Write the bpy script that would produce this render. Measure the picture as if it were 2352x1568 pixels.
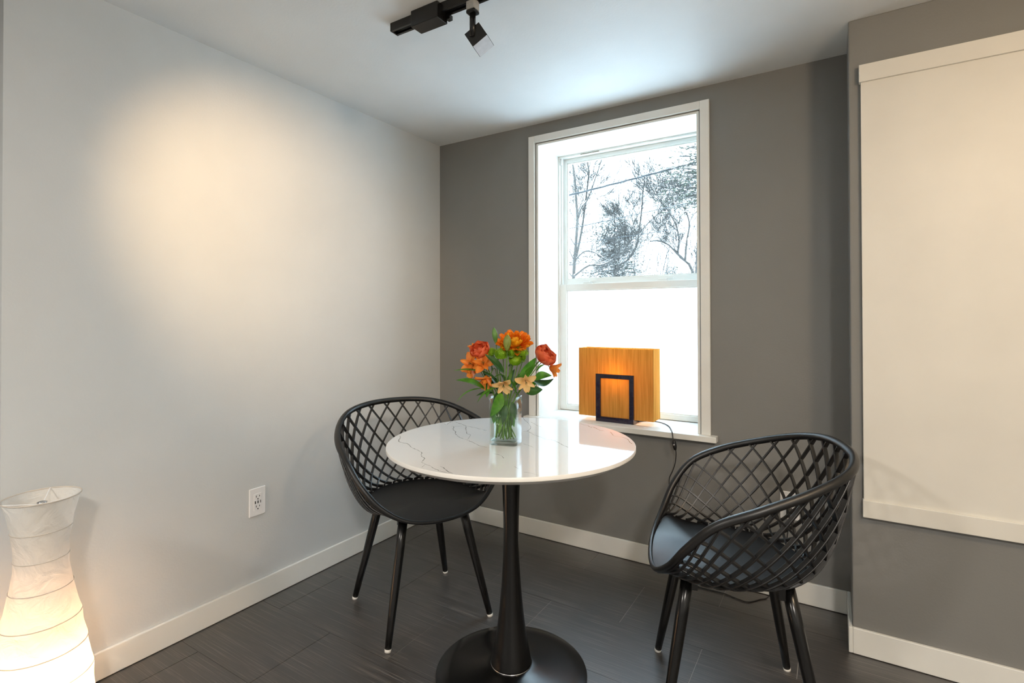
import bpy, math, random
from mathutils import Vector, Matrix
PI = math.pi
scene = bpy.context.scene
for o in list(bpy.data.objects):
    bpy.data.objects.remove(o)

# ------------------------------------------------------------------ camera
YAW, PITCH, ROLL = 0.5562, 0.00871, 0.00194
cam_d = bpy.data.cameras.new('camera')
cam = bpy.data.objects.new('camera', cam_d)
scene.collection.objects.link(cam)
cam.location = (2.01471, -2.42292, 1.15506)
cam.rotation_mode = 'QUATERNION'
_q = Matrix.Rotation(YAW, 3, 'Z') @ Matrix.Rotation(PI/2 + PITCH, 3, 'X') @ Matrix.Rotation(-ROLL, 3, 'Z')
cam.rotation_quaternion = _q.to_quaternion()
cam_d.sensor_fit = 'HORIZONTAL'
cam_d.sensor_width = 36.0
cam_d.lens = 36.0*1195.723/2352.0
cam_d.shift_y = (720.222 - 784.0)/2352.0
cam_d.clip_start = 0.05
cam_d.clip_end = 200
scene.camera = cam

# ------------------------------------------------------------------ world and exposure
SKY_ZENITH = 8.0
world = bpy.data.worlds.new('overcast_sky')
scene.world = world
world.use_nodes = True
wb = world.node_tree.nodes['Background']
# overcast sky: zenith three times as bright as the horizon
_wt = world.node_tree
_tc = _wt.nodes.new('ShaderNodeTexCoord'); _sx = _wt.nodes.new('ShaderNodeSeparateXYZ')
_wt.links.new(_tc.outputs['Generated'], _sx.inputs[0])
_mr = _wt.nodes.new('ShaderNodeMapRange')
_mr.inputs['From Min'].default_value = 0; _mr.inputs['From Max'].default_value = 1
_mr.inputs['To Min'].default_value = SKY_ZENITH/3; _mr.inputs['To Max'].default_value = SKY_ZENITH
_wt.links.new(_sx.outputs['Z'], _mr.inputs['Value'])
_wt.links.new(_mr.outputs[0], wb.inputs['Strength'])
wb.inputs['Color'].default_value = (0.68, 0.86, 1.0, 1)
scene.view_settings.view_transform = 'Standard'
scene.view_settings.look = 'None'
scene.view_settings.gamma = 1.0
scene.view_settings.use_curve_mapping = False
scene.view_settings.exposure = 0.85

H = 2.1896            # ceiling height
WXL, WXR, WZB, WZT = 0.676, 1.488, 0.6374, 2.073   # window opening
pd = bpy.data.lights.new('window_portal', 'AREA')
pd.shape = 'RECTANGLE'; pd.size = WXR-WXL; pd.size_y = WZT-WZB
pd.cycles.is_portal = True
po = bpy.data.objects.new('window_portal', pd)
scene.collection.objects.link(po)
po.location = ((WXL+WXR)/2, 0.36, (WZB+WZT)/2)
po.rotation_euler = (-PI/2, 0, 0)

# ------------------------------------------------------------------ helpers
COL = scene.collection

class MB:
    def __init__(self): self.v = []; self.f = []
    def box(self, x0, x1, y0, y1, z0, z1):
        b = len(self.v)
        self.v += [(x0,y0,z0),(x1,y0,z0),(x1,y1,z0),(x0,y1,z0),(x0,y0,z1),(x1,y0,z1),(x1,y1,z1),(x0,y1,z1)]
        self.f += [tuple(b+i for i in q) for q in ((0,3,2,1),(4,5,6,7),(0,1,5,4),(1,2,6,5),(2,3,7,6),(3,0,4,7))]
        return self
    def obox(self, c, ax, ay, az, sx, sy, sz):
        b = len(self.v); c = Vector(c)
        for k in (-.5, .5):
            for (i, j) in ((-.5,-.5),(.5,-.5),(.5,.5),(-.5,.5)):
                self.v.append(tuple(c + ax*(i*sx) + ay*(j*sy) + az*(k*sz)))
        self.f += [tuple(b+i for i in q) for q in ((0,3,2,1),(4,5,6,7),(0,1,5,4),(1,2,6,5),(2,3,7,6),(3,0,4,7))]
        return self
    def rings(self, rings, cap0=True, cap1=True, closed=False):
        b = len(self.v); n = len(rings[0]); m = len(rings)
        for r in rings: self.v += [tuple(p) for p in r]
        for i in range(m if closed else m-1):
            i2 = (i+1) % m
            for j in range(n):
                j2 = (j+1) % n
                self.f.append((b+i*n+j, b+i*n+j2, b+i2*n+j2, b+i2*n+j))
        if not closed:
            if cap0: self.f.append(tuple(b+j for j in reversed(range(n))))
            if cap1: self.f.append(tuple(b+(m-1)*n+j for j in range(n)))
        return self
    def tube(self, pts, rad, n=8, closed=False, caps=True):
        pts = [Vector(p) for p in pts]; m = len(pts)
        if not hasattr(rad, '__len__'): rad = [rad]*m
        rs = []; up = None
        for i in range(m):
            if closed: t = pts[(i+1) % m] - pts[i-1]
            else: t = pts[min(i+1, m-1)] - pts[max(i-1, 0)]
            if t.length < 1e-9: t = Vector((0,0,1))
            t.normalize()
            if up is None:
                up = Vector((0,0,1)) if abs(t.z) < .9 else Vector((1,0,0))
            a = up - t*up.dot(t)
            if a.length < 1e-6: a = t.orthogonal()
            a.normalize(); b = t.cross(a); up = a
            rs.append([pts[i] + a*(rad[i]*math.cos(2*PI*k/n)) + b*(rad[i]*math.sin(2*PI*k/n)) for k in range(n)])
        return self.rings(rs, caps, caps, closed)
    def lathe(self, prof, n=48, c=(0,0,0), cap0=True, cap1=True):
        rs = [[(c[0]+r*math.cos(2*PI*k/n), c[1]+r*math.sin(2*PI*k/n), c[2]+z) for k in range(n)] for r, z in prof]
        return self.rings(rs, cap0, cap1)
    def grid(self, fn, nu, nv):
        b = len(self.v)
        for i in range(nu+1):
            for j in range(nv+1): self.v.append(tuple(fn(i/nu, j/nv)))
        for i in range(nu):
            for j in range(nv):
                a = b+i*(nv+1)+j
                self.f.append((a, a+nv+1, a+nv+2, a+1))
        return self
    def prism(self, poly, y0, y1, axis=1):
        # polygon in (x,z) extruded along y
        n = len(poly)
        return self.rings([[(x, y0, z) for x, z in poly], [(x, y1, z) for x, z in poly]])
    def mesh(self, name, mat=None, smooth=False):
        me = bpy.data.meshes.new(name)
        me.from_pydata([tuple(p) for p in self.v], [], self.f)
        if mat: me.materials.append(mat)
        if smooth: me.polygons.foreach_set('use_smooth', [True]*len(me.polygons))
        me.update()
        return me
    def build(self, name, mat, parent=None, smooth=False, bevel=0, solid=0, sub=0):
        o = bpy.data.objects.new(name, self.mesh(name, mat, smooth))
        COL.objects.link(o)
        if parent: o.parent = parent
        if solid:
            m = o.modifiers.new('solid', 'SOLIDIFY'); m.thickness = solid; m.offset = 0
        if bevel:
            m = o.modifiers.new('bevel', 'BEVEL'); m.width = bevel; m.segments = 2; m.limit_method = 'ANGLE'
        if sub:
            m = o.modifiers.new('sub', 'SUBSURF'); m.levels = sub; m.render_levels = sub
        return o

def tag(o, label=None, cat=None, group=None, kind=None):
    if label: o['label'] = label
    if cat: o['category'] = cat
    if group: o['group'] = group
    if kind: o['kind'] = kind
    return o

def thing(name, loc=(0,0,0), rz=0, label=None, cat=None, group=None, kind=None):
    o = bpy.data.objects.new(name, None); COL.objects.link(o)
    o.empty_display_size = .05
    o.location = loc; o.rotation_euler = (0, 0, rz)
    return tag(o, label, cat, group, kind)

def copy_tree(o, parent=None):
    c = o.copy(); COL.objects.link(c); c.parent = parent
    for ch in list(o.children): copy_tree(ch, c)
    return c

def catmull(P, t):
    # open curve through P, t in 0..1
    n = len(P); u = t*(n-1); i = min(int(u), n-2); w = u-i
    a = Vector(P[max(i-1, 0)]); b = Vector(P[i]); c = Vector(P[i+1]); d = Vector(P[min(i+2, n-1)])
    return .5*((2*b)+(c-a)*w+(2*a-5*b+4*c-d)*w*w+(3*b-a-3*c+d)*w**3)

def smooth_path(P, n):
    return [catmull(P, i/n) for i in range(n+1)]

# ------------------------------------------------------------------ materials
class NT:
    def __init__(self, name):
        self.m = bpy.data.materials.new(name); self.m.use_nodes = True
        self.t = self.m.node_tree; self.b = self.t.nodes['Principled BSDF']
        self.out = self.t.nodes['Material Output']
    def n(self, typ, **kw):
        x = self.t.nodes.new(typ)
        for k, v in kw.items():
            if k in x.inputs: x.inputs[k].default_value = v
            else: setattr(x, k, v)
        return x
    def l(self, a, b): self.t.links.new(a, b)
    def coords(self, scale=(1,1,1), kind='Object'):
        tc = self.n('ShaderNodeTexCoord'); mp = self.n('ShaderNodeMapping')
        mp.inputs['Scale'].default_value = scale
        self.l(tc.outputs[kind], mp.inputs['Vector'])
        return mp.outputs['Vector']
    def noise(self, vec, scale, detail=4, rough=.5, dist=0):
        x = self.n('ShaderNodeTexNoise'); x.inputs['Scale'].default_value = scale
        x.inputs['Detail'].default_value = detail; x.inputs['Roughness'].default_value = rough
        x.inputs['Distortion'].default_value = dist
        self.l(vec, x.inputs['Vector']); return x.outputs['Fac']
    def ramp(self, fac, stops):
        r = self.n('ShaderNodeValToRGB'); cr = r.color_ramp
        while len(cr.elements) < len(stops): cr.elements.new(.5)
        for e, (p, c) in zip(cr.elements, stops):
            e.position = p; e.color = (c, c, c, 1) if isinstance(c, (int, float)) else (*c, 1)
        self.l(fac, r.inputs['Fac']); return r.outputs['Color']
    def bump(self, h, strength, dist=.01):
        b = self.n('ShaderNodeBump'); b.inputs['Strength'].default_value = strength
        b.inputs['Distance'].default_value = dist
        self.l(h, b.inputs['Height']); self.l(b.outputs['Normal'], self.b.inputs['Normal'])
    def set(self, **kw):
        for k, v in kw.items(): self.b.inputs[k.replace('_', ' ')].default_value = v
        return self

def plain(name, col, rough=.5, spec=.5, metal=0, var=.06, scale=30, bump=0, coat=0):
    t = NT(name); t.set(Roughness=rough, Metallic=metal)
    t.b.inputs['Specular IOR Level'].default_value = spec
    t.b.inputs['Coat Weight'].default_value = coat
    v = t.coords(); f = t.noise(v, scale)
    a = tuple(max(0, c*(1-var)) for c in col); b = tuple(min(1, c*(1+var)) for c in col)
    t.l(t.ramp(f, [(.3, a), (.7, b)]), t.b.inputs['Base Color'])
    if bump:
        t.bump(t.noise(v, scale*8, 3), bump, .002)
    return t.m

def paint(name, col, bump=.12):
    t = NT(name); t.set(Roughness=.55)
    t.b.inputs['Specular IOR Level'].default_value = .35
    v = t.coords()
    a = tuple(c*.97 for c in col); b = tuple(min(1, c*1.03) for c in col)
    t.l(t.ramp(t.noise(v, 2.3, 5), [(.35, a), (.65, b)]), t.b.inputs['Base Color'])
    mix = t.n('ShaderNodeMath', operation='ADD')
    t.l(t.noise(v, 140, 3), mix.inputs[0]); t.l(t.noise(v, 7, 3), mix.inputs[1])
    t.bump(mix.outputs[0], bump, .003)
    return t.m

M = {}
M['wall_pale'] = paint('pale_grey_wall_paint', (.60, .62, .62))
M['wall_taupe'] = paint('taupe_wall_paint', (.225, .224, .215))
M['ceiling'] = paint('ceiling_white_paint', (.78, .80, .80))
M['trim'] = plain('white_trim_paint', (.80, .80, .76), .4, var=.02, scale=8, bump=.05)
M['panel'] = plain('cream_panel_paint', (.74, .72, .66), .45, var=.03, scale=5, bump=.15)
M['vinyl'] = plain('white_window_vinyl', (.80, .82, .80), .35, var=.015, scale=8)
M['black_plastic'] = plain('black_moulded_plastic', (.0035, .0035, .004), .40, spec=.65, var=.3, scale=60, bump=.05)
M['black_metal'] = plain('black_satin_metal', (.004, .004, .004), .24, var=.2, scale=40)
M['black_gloss'] = plain('black_track_paint', (.008, .008, .008), .25, var=.2, scale=40)
M['black_cord'] = plain('black_cord_rubber', (.01, .01, .01), .5, var=.1)
M['foot'] = plain('white_foot_plastic', (.75, .73, .68), .5, var=.03)
M['chrome'] = plain('bright_steel', (.65, .65, .66), .25, metal=1, var=.05)
M['outlet'] = plain('white_outlet_plastic', (.82, .82, .82), .3, var=.01)
M['slot'] = plain('black_slot', (.012, .011, .011), .6, var=.1)
M['dark_slot'] = plain('dark_khaki_slot', (.12, .10, .05), .7, var=.1)
M['label_grey'] = plain('grey_adapter_sticker', (.42, .41, .38), .5, var=.35, scale=900)
M['lens'] = plain('pale_frosted_lens', (.56, .58, .62), .35, var=.06, scale=60)
M['navy'] = plain('dark_navy_lacquer', (.012, .010, .030), .18, var=.15, scale=20, coat=.3)

def mat_tile():
    t = NT('dark_brushed_vinyl_tile'); v = t.coords((2.2, 170, 1)); g = t.coords((1, 1, 1))
    f = t.noise(v, 1.6, 6, .65)
    f2 = t.noise(g, 3.0, 3)
    c = t.ramp(f, [(.36, (.010, .008, .007)), (.52, (.026, .020, .017)), (.66, (.15, .13, .115))])
    mx = t.n('ShaderNodeMix', data_type='RGBA', blend_type='MULTIPLY'); mx.inputs['Factor'].default_value = .5
    t.l(c, mx.inputs['A']); t.l(t.ramp(f2, [(.3, .75), (.7, 1.0)]), mx.inputs['B'])
    t.l(mx.outputs['Result'], t.b.inputs['Base Color'])
    t.l(t.ramp(f, [(.3, .42), (.7, .58)]), t.b.inputs['Roughness'])
    t.b.inputs['Specular IOR Level'].default_value = 1.0
    t.b.inputs['Coat Weight'].default_value = 1.0; t.b.inputs['Coat Roughness'].default_value = .36
    t.bump(f, .10, .001)
    return t.m
M['tile'] = mat_tile()
M['grout'] = plain('pale_tile_joint', (.38, .36, .33), .8)

def mat_marble(name, c0, c1, rough):
    t = NT(name); v = t.coords()
    t.l(t.ramp(t.noise(v, 3, 5), [(.3, c0), (.7, c1)]), t.b.inputs['Base Color'])
    t.set(Roughness=rough); t.b.inputs['Specular IOR Level'].default_value = .6
    t.b.inputs['Coat Weight'].default_value = .5; t.b.inputs['Coat Roughness'].default_value = .02
    return t.m
M['marble'] = mat_marble('white_marble_laminate', (.80, .80, .80), (.86, .86, .85), .035)
M['vein'] = mat_marble('grey_marble_vein', (.13, .125, .12), (.34, .33, .32), .035)
M['edge'] = plain('white_table_edge', (.80, .79, .76), .3, var=.01)

def schlick(t, f0):
    lw = t.n('ShaderNodeLayerWeight'); lw.inputs['Blend'].default_value = .5
    p = t.n('ShaderNodeMath', operation='POWER'); t.l(lw.outputs['Facing'], p.inputs[0]); p.inputs[1].default_value = 5
    m = t.n('ShaderNodeMath', operation='MULTIPLY_ADD'); t.l(p.outputs[0], m.inputs[0]); m.inputs[1].default_value = 1-f0; m.inputs[2].default_value = f0
    return m.outputs[0]
def mat_thin_glass():
    t = NT('clear_window_glass'); t.t.nodes.remove(t.b)
    tr = t.n('ShaderNodeBsdfTransparent'); gl = t.n('ShaderNodeBsdfGlossy'); gl.inputs['Roughness'].default_value = .02
    tr.inputs['Color'].default_value = (.96, .985, .985, 1)
    mx = t.n('ShaderNodeMixShader'); t.l(schlick(t, .035), mx.inputs[0]); t.l(tr.outputs[0], mx.inputs[1]); t.l(gl.outputs[0], mx.inputs[2])
    t.l(mx.outputs[0], t.out.inputs['Surface']); return t.m
M['pane'] = mat_thin_glass()

def mat_frosted():
    t = NT('frosted_window_film'); t.t.nodes.remove(t.b)
    tl = t.n('ShaderNodeBsdfTranslucent'); tl.inputs['Color'].default_value = (.50, .52, .54, 1)
    df = t.n('ShaderNodeBsdfDiffuse'); df.inputs['Color'].default_value = (.7, .72, .75, 1)
    v = t.coords(); r = t.ramp(t.noise(v, 260, 2), [(.3, (.84, .88, .91)), (.7, (.90, .94, .97))]); t.l(r, tl.inputs['Color'])
    mx = t.n('ShaderNodeMixShader'); mx.inputs[0].default_value = .12
    t.l(tl.outputs[0], mx.inputs[1]); t.l(df.outputs[0], mx.inputs[2]); t.l(mx.outputs[0], t.out.inputs['Surface']); return t.m
M['frosted'] = mat_frosted()

def mat_paper(name, col, trans, grain=None, wr=.5):
    t = NT(name); t.t.nodes.remove(t.b)
    tl = t.n('ShaderNodeBsdfTranslucent'); df = t.n('ShaderNodeBsdfDiffuse')
    if grain:
        v = t.coords((60, 60, 2.0))
        c = t.ramp(t.noise(v, 2.2, 6, .6), [(.30, grain), (.62, col)])
        t.l(c, tl.inputs['Color']); t.l(c, df.inputs['Color'])
    else:
        v = t.coords()
        c = t.ramp(t.noise(v, 14, 5, .6), [(.3, tuple(x*.95 for x in col)), (.7, col)])
        t.l(c, tl.inputs['Color']); t.l(c, df.inputs['Color'])
        b = t.n('ShaderNodeBump'); b.inputs['Strength'].default_value = wr; b.inputs['Distance'].default_value = .012
        t.l(t.noise(v, 16, 4, .55, 1.2), b.inputs['Height'])
        t.l(b.outputs[0], tl.inputs['Normal']); t.l(b.outputs[0], df.inputs['Normal'])
    mx = t.n('ShaderNodeMixShader'); mx.inputs[0].default_value = trans
    t.l(df.outputs[0], mx.inputs[1]); t.l(tl.outputs[0], mx.inputs[2]); t.l(mx.outputs[0], t.out.inputs['Surface']); return t.m
M['paper'] = mat_paper('crinkled_white_rice_paper', (.88, .86, .82), .45)
M['amber'] = mat_paper('amber_veneer_shade', (.82, .48, .12), .40, (.62, .32, .065))
M['hoop'] = plain('pale_wire_hoop', (.55, .50, .44), .6, var=.05)

def mat_clear(name, tint, ior, rough, edge):
    t = NT(name); t.t.nodes.remove(t.b)
    tr = t.n('ShaderNodeBsdfTransparent'); gl = t.n('ShaderNodeBsdfGlossy'); gl.inputs['Roughness'].default_value = rough
    lw = t.n('ShaderNodeLayerWeight'); lw.inputs['Blend'].default_value = .35
    t.l(t.ramp(lw.outputs['Facing'], [(.0, tint), (.75, tint), (1.0, edge)]), tr.inputs['Color'])
    mx = t.n('ShaderNodeMixShader'); t.l(schlick(t, ((ior-1)/(ior+1))**2), mx.inputs[0]); t.l(tr.outputs[0], mx.inputs[1]); t.l(gl.outputs[0], mx.inputs[2])
    t.l(mx.outputs[0], t.out.inputs['Surface']); return t.m
M['vase'] = mat_clear('clear_vase_glass', (.95, .985, .97), 1.5, .01, (.62, .84, .74))
M['water'] = mat_clear('clear_water', (.97, .99, .975), 1.2, .01, (.88, .95, .90))

def mat_petal(name, a, b, streak=None, trans=.3, scale=25):
    t = NT(name); t.set(Roughness=.5)
    v = t.coords(); f = t.noise(v, scale, 4)
    c = t.ramp(f, [(.32, a), (.68, b)])
    if streak:
        f2 = t.noise(t.coords((22, 300, 22)), 1.0, 2)
        mx = t.n('ShaderNodeMix', data_type='RGBA')
        t.l(t.ramp(f2, [(.62, 0.), (.70, .8)]), mx.inputs['Factor'])
        t.l(c, mx.inputs['A']); mx.inputs['B'].default_value = (*streak, 1); c = mx.outputs['Result']
    t.l(c, t.b.inputs['Base Color'])
    tl = t.n('ShaderNodeBsdfTranslucent'); t.l(c, tl.inputs['Color'])
    mx = t.n('ShaderNodeMixShader'); mx.inputs[0].default_value = trans
    t.l(t.b.outputs[0], mx.inputs[1]); t.l(tl.outputs[0], mx.inputs[2]); t.l(mx.outputs[0], t.out.inputs['Surface'])
    return t.m
M['rose'] = mat_petal('coral_rose_petal', (.66, .07, .018), (.84, .20, .07))
M['gerbera'] = mat_petal('orange_gerbera_petal', (.78, .11, .005), (.92, .27, .01))
M['gerbera_y'] = mat_petal('yellow_orange_petal', (.92, .38, .01), (.95, .55, .02))
M['alstro'] = mat_petal('orange_streaked_petal', (.74, .17, .015), (.86, .34, .05), (.25, .04, .01))
M['alstro_pale'] = mat_petal('pale_peach_petal', (.84, .50, .17), (.88, .64, .32), (.45, .14, .03))
M['mum'] = mat_petal('lime_chrysanthemum', (.16, .36, .012), (.40, .62, .035))
M['leaf'] = mat_petal('green_leaf', (.035, .14, .012), (.10, .30, .02), None, .35, 40)
M['leaf_dark'] = mat_petal('dark_green_leaf', (.014, .06, .012), (.035, .12, .02), None, .2, 40)
M['stem'] = mat_petal('green_stem', (.06, .16, .015), (.16, .32, .04), None, .15, 60)
M['bud'] = mat_petal('olive_lily_bud', (.12, .17, .02), (.24, .28, .05), (.04, .03, .01), .1)
M['bud_green'] = mat_petal('green_lily_bud', (.06, .18, .03), (.16, .32, .07), None, .1)
M['bark'] = plain('grey_bark', (.060, .056, .052), .9, var=.3, scale=12)
M['needle'] = plain('dusty_evergreen_needles', (.040, .050, .034), .8, var=.4, scale=9)
M['snow'] = plain('fresh_snow', (.86, .88, .90), .8, var=.03, scale=6)
M['wire'] = plain('weathered_cable', (.03, .035, .04), .6, var=.1)

# ------------------------------------------------------------------ room shell
XR, DR = 2.0581, 0.2639       # projecting right wall: corner position
YL = -1.932                   # where the left wall ends
def struct(name, mb, mat, bevel=0, label=None, cat=None):
    o = mb.build(name, mat, bevel=bevel); o['kind'] = 'structure'
    tag(o, label, cat); return o

struct('wall_left', MB().box(-1.5, 0, YL, .32, 0, H), M['wall_pale'], label='pale grey painted wall behind the paper lamp', cat='wall')
wb_ = MB()
wb_.box(0, WXL-.005, 0, .32, 0, H).box(WXR+.005, XR, 0, .32, 0, H)
wb_.box(WXL-.005, WXR+.005, 0, .32, 0, WZB-.02).box(WXL-.005, WXR+.005, 0, .32, WZT+.005, H)
struct('wall_back', wb_, M['wall_taupe'], label='taupe painted wall with the window opening', cat='wall')
struct('wall_right', MB().box(XR, 3.9, -DR, .32, 0, H), M['wall_taupe'], bevel=.004, label='taupe projecting wall carrying the cream panel', cat='wall')
struct('wall_far_right', MB().box(3.8, 3.9, -4.9, -DR, 0, H), M['wall_pale'], label='pale grey side wall of the room', cat='wall')
struct('wall_rear', MB().box(-1.6, 3.9, -5.0, -4.9, 0, H), M['wall_pale'], label='pale grey rear wall of the room', cat='wall')
struct('wall_hall', MB().box(-1.6, -1.5, -4.9, YL, 0, H), M['wall_taupe'], label='taupe wall of the adjoining passage', cat='wall')
struct('ceiling', MB().box(-1.6, 3.9, -5.0, .32, H, H+.12), M['ceiling'], label='white painted ceiling', cat='ceiling')
floor = struct('floor', MB().box(-1.6, 3.9, -5.0, .32, -.1, -.0016), M['grout'], label='dark brushed tile floor', cat='floor')

# floor tiles: 0.31 m courses along the window wall, half-lapped, as individual pieces
ROWS = [0, -.2085, -.5205, -.8315, -1.143, -1.455, -1.767, -2.079, -2.391, -2.703, -3.015, -3.327, -3.64, -3.95, -4.26, -4.57, -4.89]
TL = .5915
for r in range(len(ROWS)-1):
    y1, y0 = ROWS[r], ROWS[r+1]
    if r >= 10: break
    off = (.4285 if r % 2 == 0 else .127) - 4*TL
    lim = XR if r == 0 else 3.8
    lo = 0.0 if y1 > YL-.1 else -1.5
    k = 0
    while off + k*TL < lim:
        x0, x1 = max(off + k*TL, lo), min(off + (k+1)*TL, lim); k += 1
        if x1 - x0 < .03: continue
        b = MB().box(x0+.0011, x1-.0011, y0+.0005, y1-.0005, -.0016, 0).build('floor_tile', M['tile'], floor)
rest = MB().box(-1.5, 3.8, -4.9, ROWS[10], -.0016, 0).build('floor_tile_field', M['tile'], floor)
rest['kind'] = 'stuff'

def baseboard(name, x0, x1, y0, y1, lab):
    struct(name, MB().box(x0, x1, y0, y1, .0015, .0896), M['trim'], bevel=.0025, label=lab, cat='baseboard')
baseboard('baseboard_left', 0, .0121, YL, 0, 'white baseboard along the pale grey wall')
baseboard('baseboard_back', .0121, XR-.0121, -.0121, 0, 'white baseboard under the window')
baseboard('baseboard_return', XR-.0121, XR, -DR-.0121, 0, 'short white baseboard on the wall return')
baseboard('baseboard_right', XR, 3.8, -DR-.0121, -DR, 'white baseboard under the cream panel')

# ------------------------------------------------------------------ window
win = thing('window_1', (0, 0, 0), label='white double-hung window with frosted lower pane', cat='window', kind='structure')
MB().box(.6237, .6585, -.0168, 0, WZB, 2.123).build('casing', M['trim'], win, bevel=.0015)
MB().box(1.5053, 1.545, -.0168, 0, WZB, 2.123).build('casing', M['trim'], win, bevel=.0015)
MB().box(.6585, 1.5053, -.0168, 0, 2.088, 2.123).build('casing', M['trim'], win, bevel=.0015)
MB().box(.6640, WXL, -.0030, .02, WZB, 2.0835).build('stop_bead', M['trim'], win, bevel=.001)
MB().box(WXR, 1.4998, -.0030, .02, WZB, 2.0835).build('stop_bead', M['trim'], win, bevel=.001)
MB().box(WXL, WXR, -.0030, .02, WZT, 2.0835).build('stop_bead', M['trim'], win, bevel=.001)
MB().box(WXL-.004, WXL, .02, .235, WZB, WZT).build('jamb', M['trim'], win)
MB().box(WXR, WXR+.004, .02, .235, WZB, WZT).build('jamb', M['trim'], win)
MB().box(WXL-.004, WXR+.004, .02, .235, WZT, WZT+.004).build('jamb', M['trim'], win)
MB().box(WXL-.004, WXR+.004, 0, .30, WZB-.022, WZB).box(.6046, 1.5735, -.0445, 0, WZB-.0255, WZB).build('window_sill', M['trim'], win, bevel=.002)
# vinyl frame
fr = MB().box(WXL, WXL+.008, .232, .315, WZB, WZT).box(WXR-.008, WXR, .232, .315, WZB, WZT)
fr.box(WXL+.008, WXR-.008, .232, .315, WZT-.010, WZT).box(WXL+.008, WXR-.008, .262, .315, WZB, WZB+.012)
fr.build('window_frame', M['vinyl'], win, bevel=.001)
MB().box(WXL+.008, WXL+.016, .250, .262, 1.346, WZT-.012).build('track_liner', M['vinyl'], win)
MB().box(WXR-.016, WXR-.008, .250, .262, 1.346, WZT-.012).build('track_liner', M['vinyl'], win)
MB().box(WXL+.010, WXL+.022, .240, .250, 2.025, 2.063).build('balance_cap', M['outlet'], win)
MB().box(.815, .925, .2315, .2330, WZT-.0095, WZT-.0055).build('vent_slot', M['dark_slot'], win)
def sash(name, x0, x1, z0, z1, gx0, gx1, gz0, gz1, y0, y1, pane, pname):
    s = MB().box(x0, gx0, y0, y1, z0, z1).box(gx1, x1, y0, y1, z0, z1).box(gx0, gx1, y0, y1, gz1, z1).box(gx0, gx1, y0, y1, z0, gz0).build(name, M['vinyl'], win, bevel=.0015)
    b = .006
    t = MB().box(gx0, gx0+b, y0+.006, y1-.004, gz0, gz1).box(gx1-b, gx1, y0+.006, y1-.004, gz0, gz1).box(gx0+b, gx1-b, y0+.006, y1-.004, gz1-b, gz1).box(gx0+b, gx1-b, y0+.006, y1-.004, gz0, gz0+b)
    t.build('glazing_bead', M['vinyl'], s)
    ym = (y0+y1)/2+.003
    MB().box(gx0+.001, gx1-.001, ym-.0015, ym+.0015, gz0+.001, gz1-.001).build(pname, pane, s)
    return s
sash('upper_sash', WXL+.014, WXR-.014, 1.338, 2.063, .711, 1.454, 1.3740, 2.041, .268, .292, M['pane'], 'clear_pane')
sash('lower_sash', WXL+.008, WXR-.008, .640, 1.3455, .7225, 1.4415, .6680, 1.3115, .238, .264, M['frosted'], 'frosted_pane')
for x in (.842, 1.262):
    k = MB().box(x-.032, x+.032, .244, .262, 1.3455, 1.3500).box(x-.020, x+.020, .246, .262, 1.3500, 1.3575).build('sash_lock', M['vinyl'], win, bevel=.001)
    MB().obox((x+.028, .258, 1.3585), Vector((1,0,0)), Vector((0,1,0)), Vector((0,0,1)), .05, .008, .005).build('lock_lever', M['vinyl'], k)

# ------------------------------------------------------------------ cream wall panel on the projecting wall
wp = thing('wall_panel', (2.0893, -DR, .478), label='large cream painted cover panel with rails on the taupe wall', cat='panel')
MB().box(.003, 1.30, -.018, 0, .055, 1.492).build('panel_board', M['panel'], wp, bevel=.001)
MB().box(-.002, 1.305, -.026, 0, 1.481, 1.5405).build('top_rail', M['panel'], wp, bevel=.002)
MB().box(0, 1.303, -.026, 0, 0, .0585).build('bottom_rail', M['panel'], wp, bevel=.002)

# ------------------------------------------------------------------ outlets
def outlet(loc, rz, lab, usb):
    t = thing('wall_outlet', loc, rz, lab, 'outlet', 'wall outlets')
    # local: x along wall, -y out of the wall, z up from plate bottom
    MB().box(-.0355, .0355, -.006, 0, 0, .114).build('cover_plate', M['outlet'], t, bevel=.003)
    ins = MB().box(-.0168, .0168, -.0072, -.005, .0235, .0905).build('receptacle', M['outlet'], t, bevel=.0008)
    for zc in (.076, .036):
        MB().box(-.0085, -.0062, -.0076, -.007, zc-.0005, zc+.0075).build('slot', M['slot'], ins)
        MB().box(.0062, .0085, -.0076, -.007, zc, zc+.0065).build('slot', M['slot'], ins)
        g = MB().lathe([(.0026, 0), (.0026, .0006)], 12, (0, 0, 0)).build('ground_hole', M['slot'], ins)
        g.location = (0, -.0070, zc-.0075); g.rotation_euler = (PI/2, 0, 0)
    if usb:
        for x, w in ((-.011, .0042), (.0005, .0042), (.0115, .0026)):
            MB().box(x-w/2, x+w/2, -.0076, -.007, .0505, .0615).build('usb_port', M['slot'], ins)
    return t
outlet((0, -1.161, .352), PI/2, 'white outlet with two dark charging ports on the pale grey wall', True)
ob = outlet((1.850, 0, .328), 0, 'white outlet with a black plug behind the lattice chair, near the wall corner', False)

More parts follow.
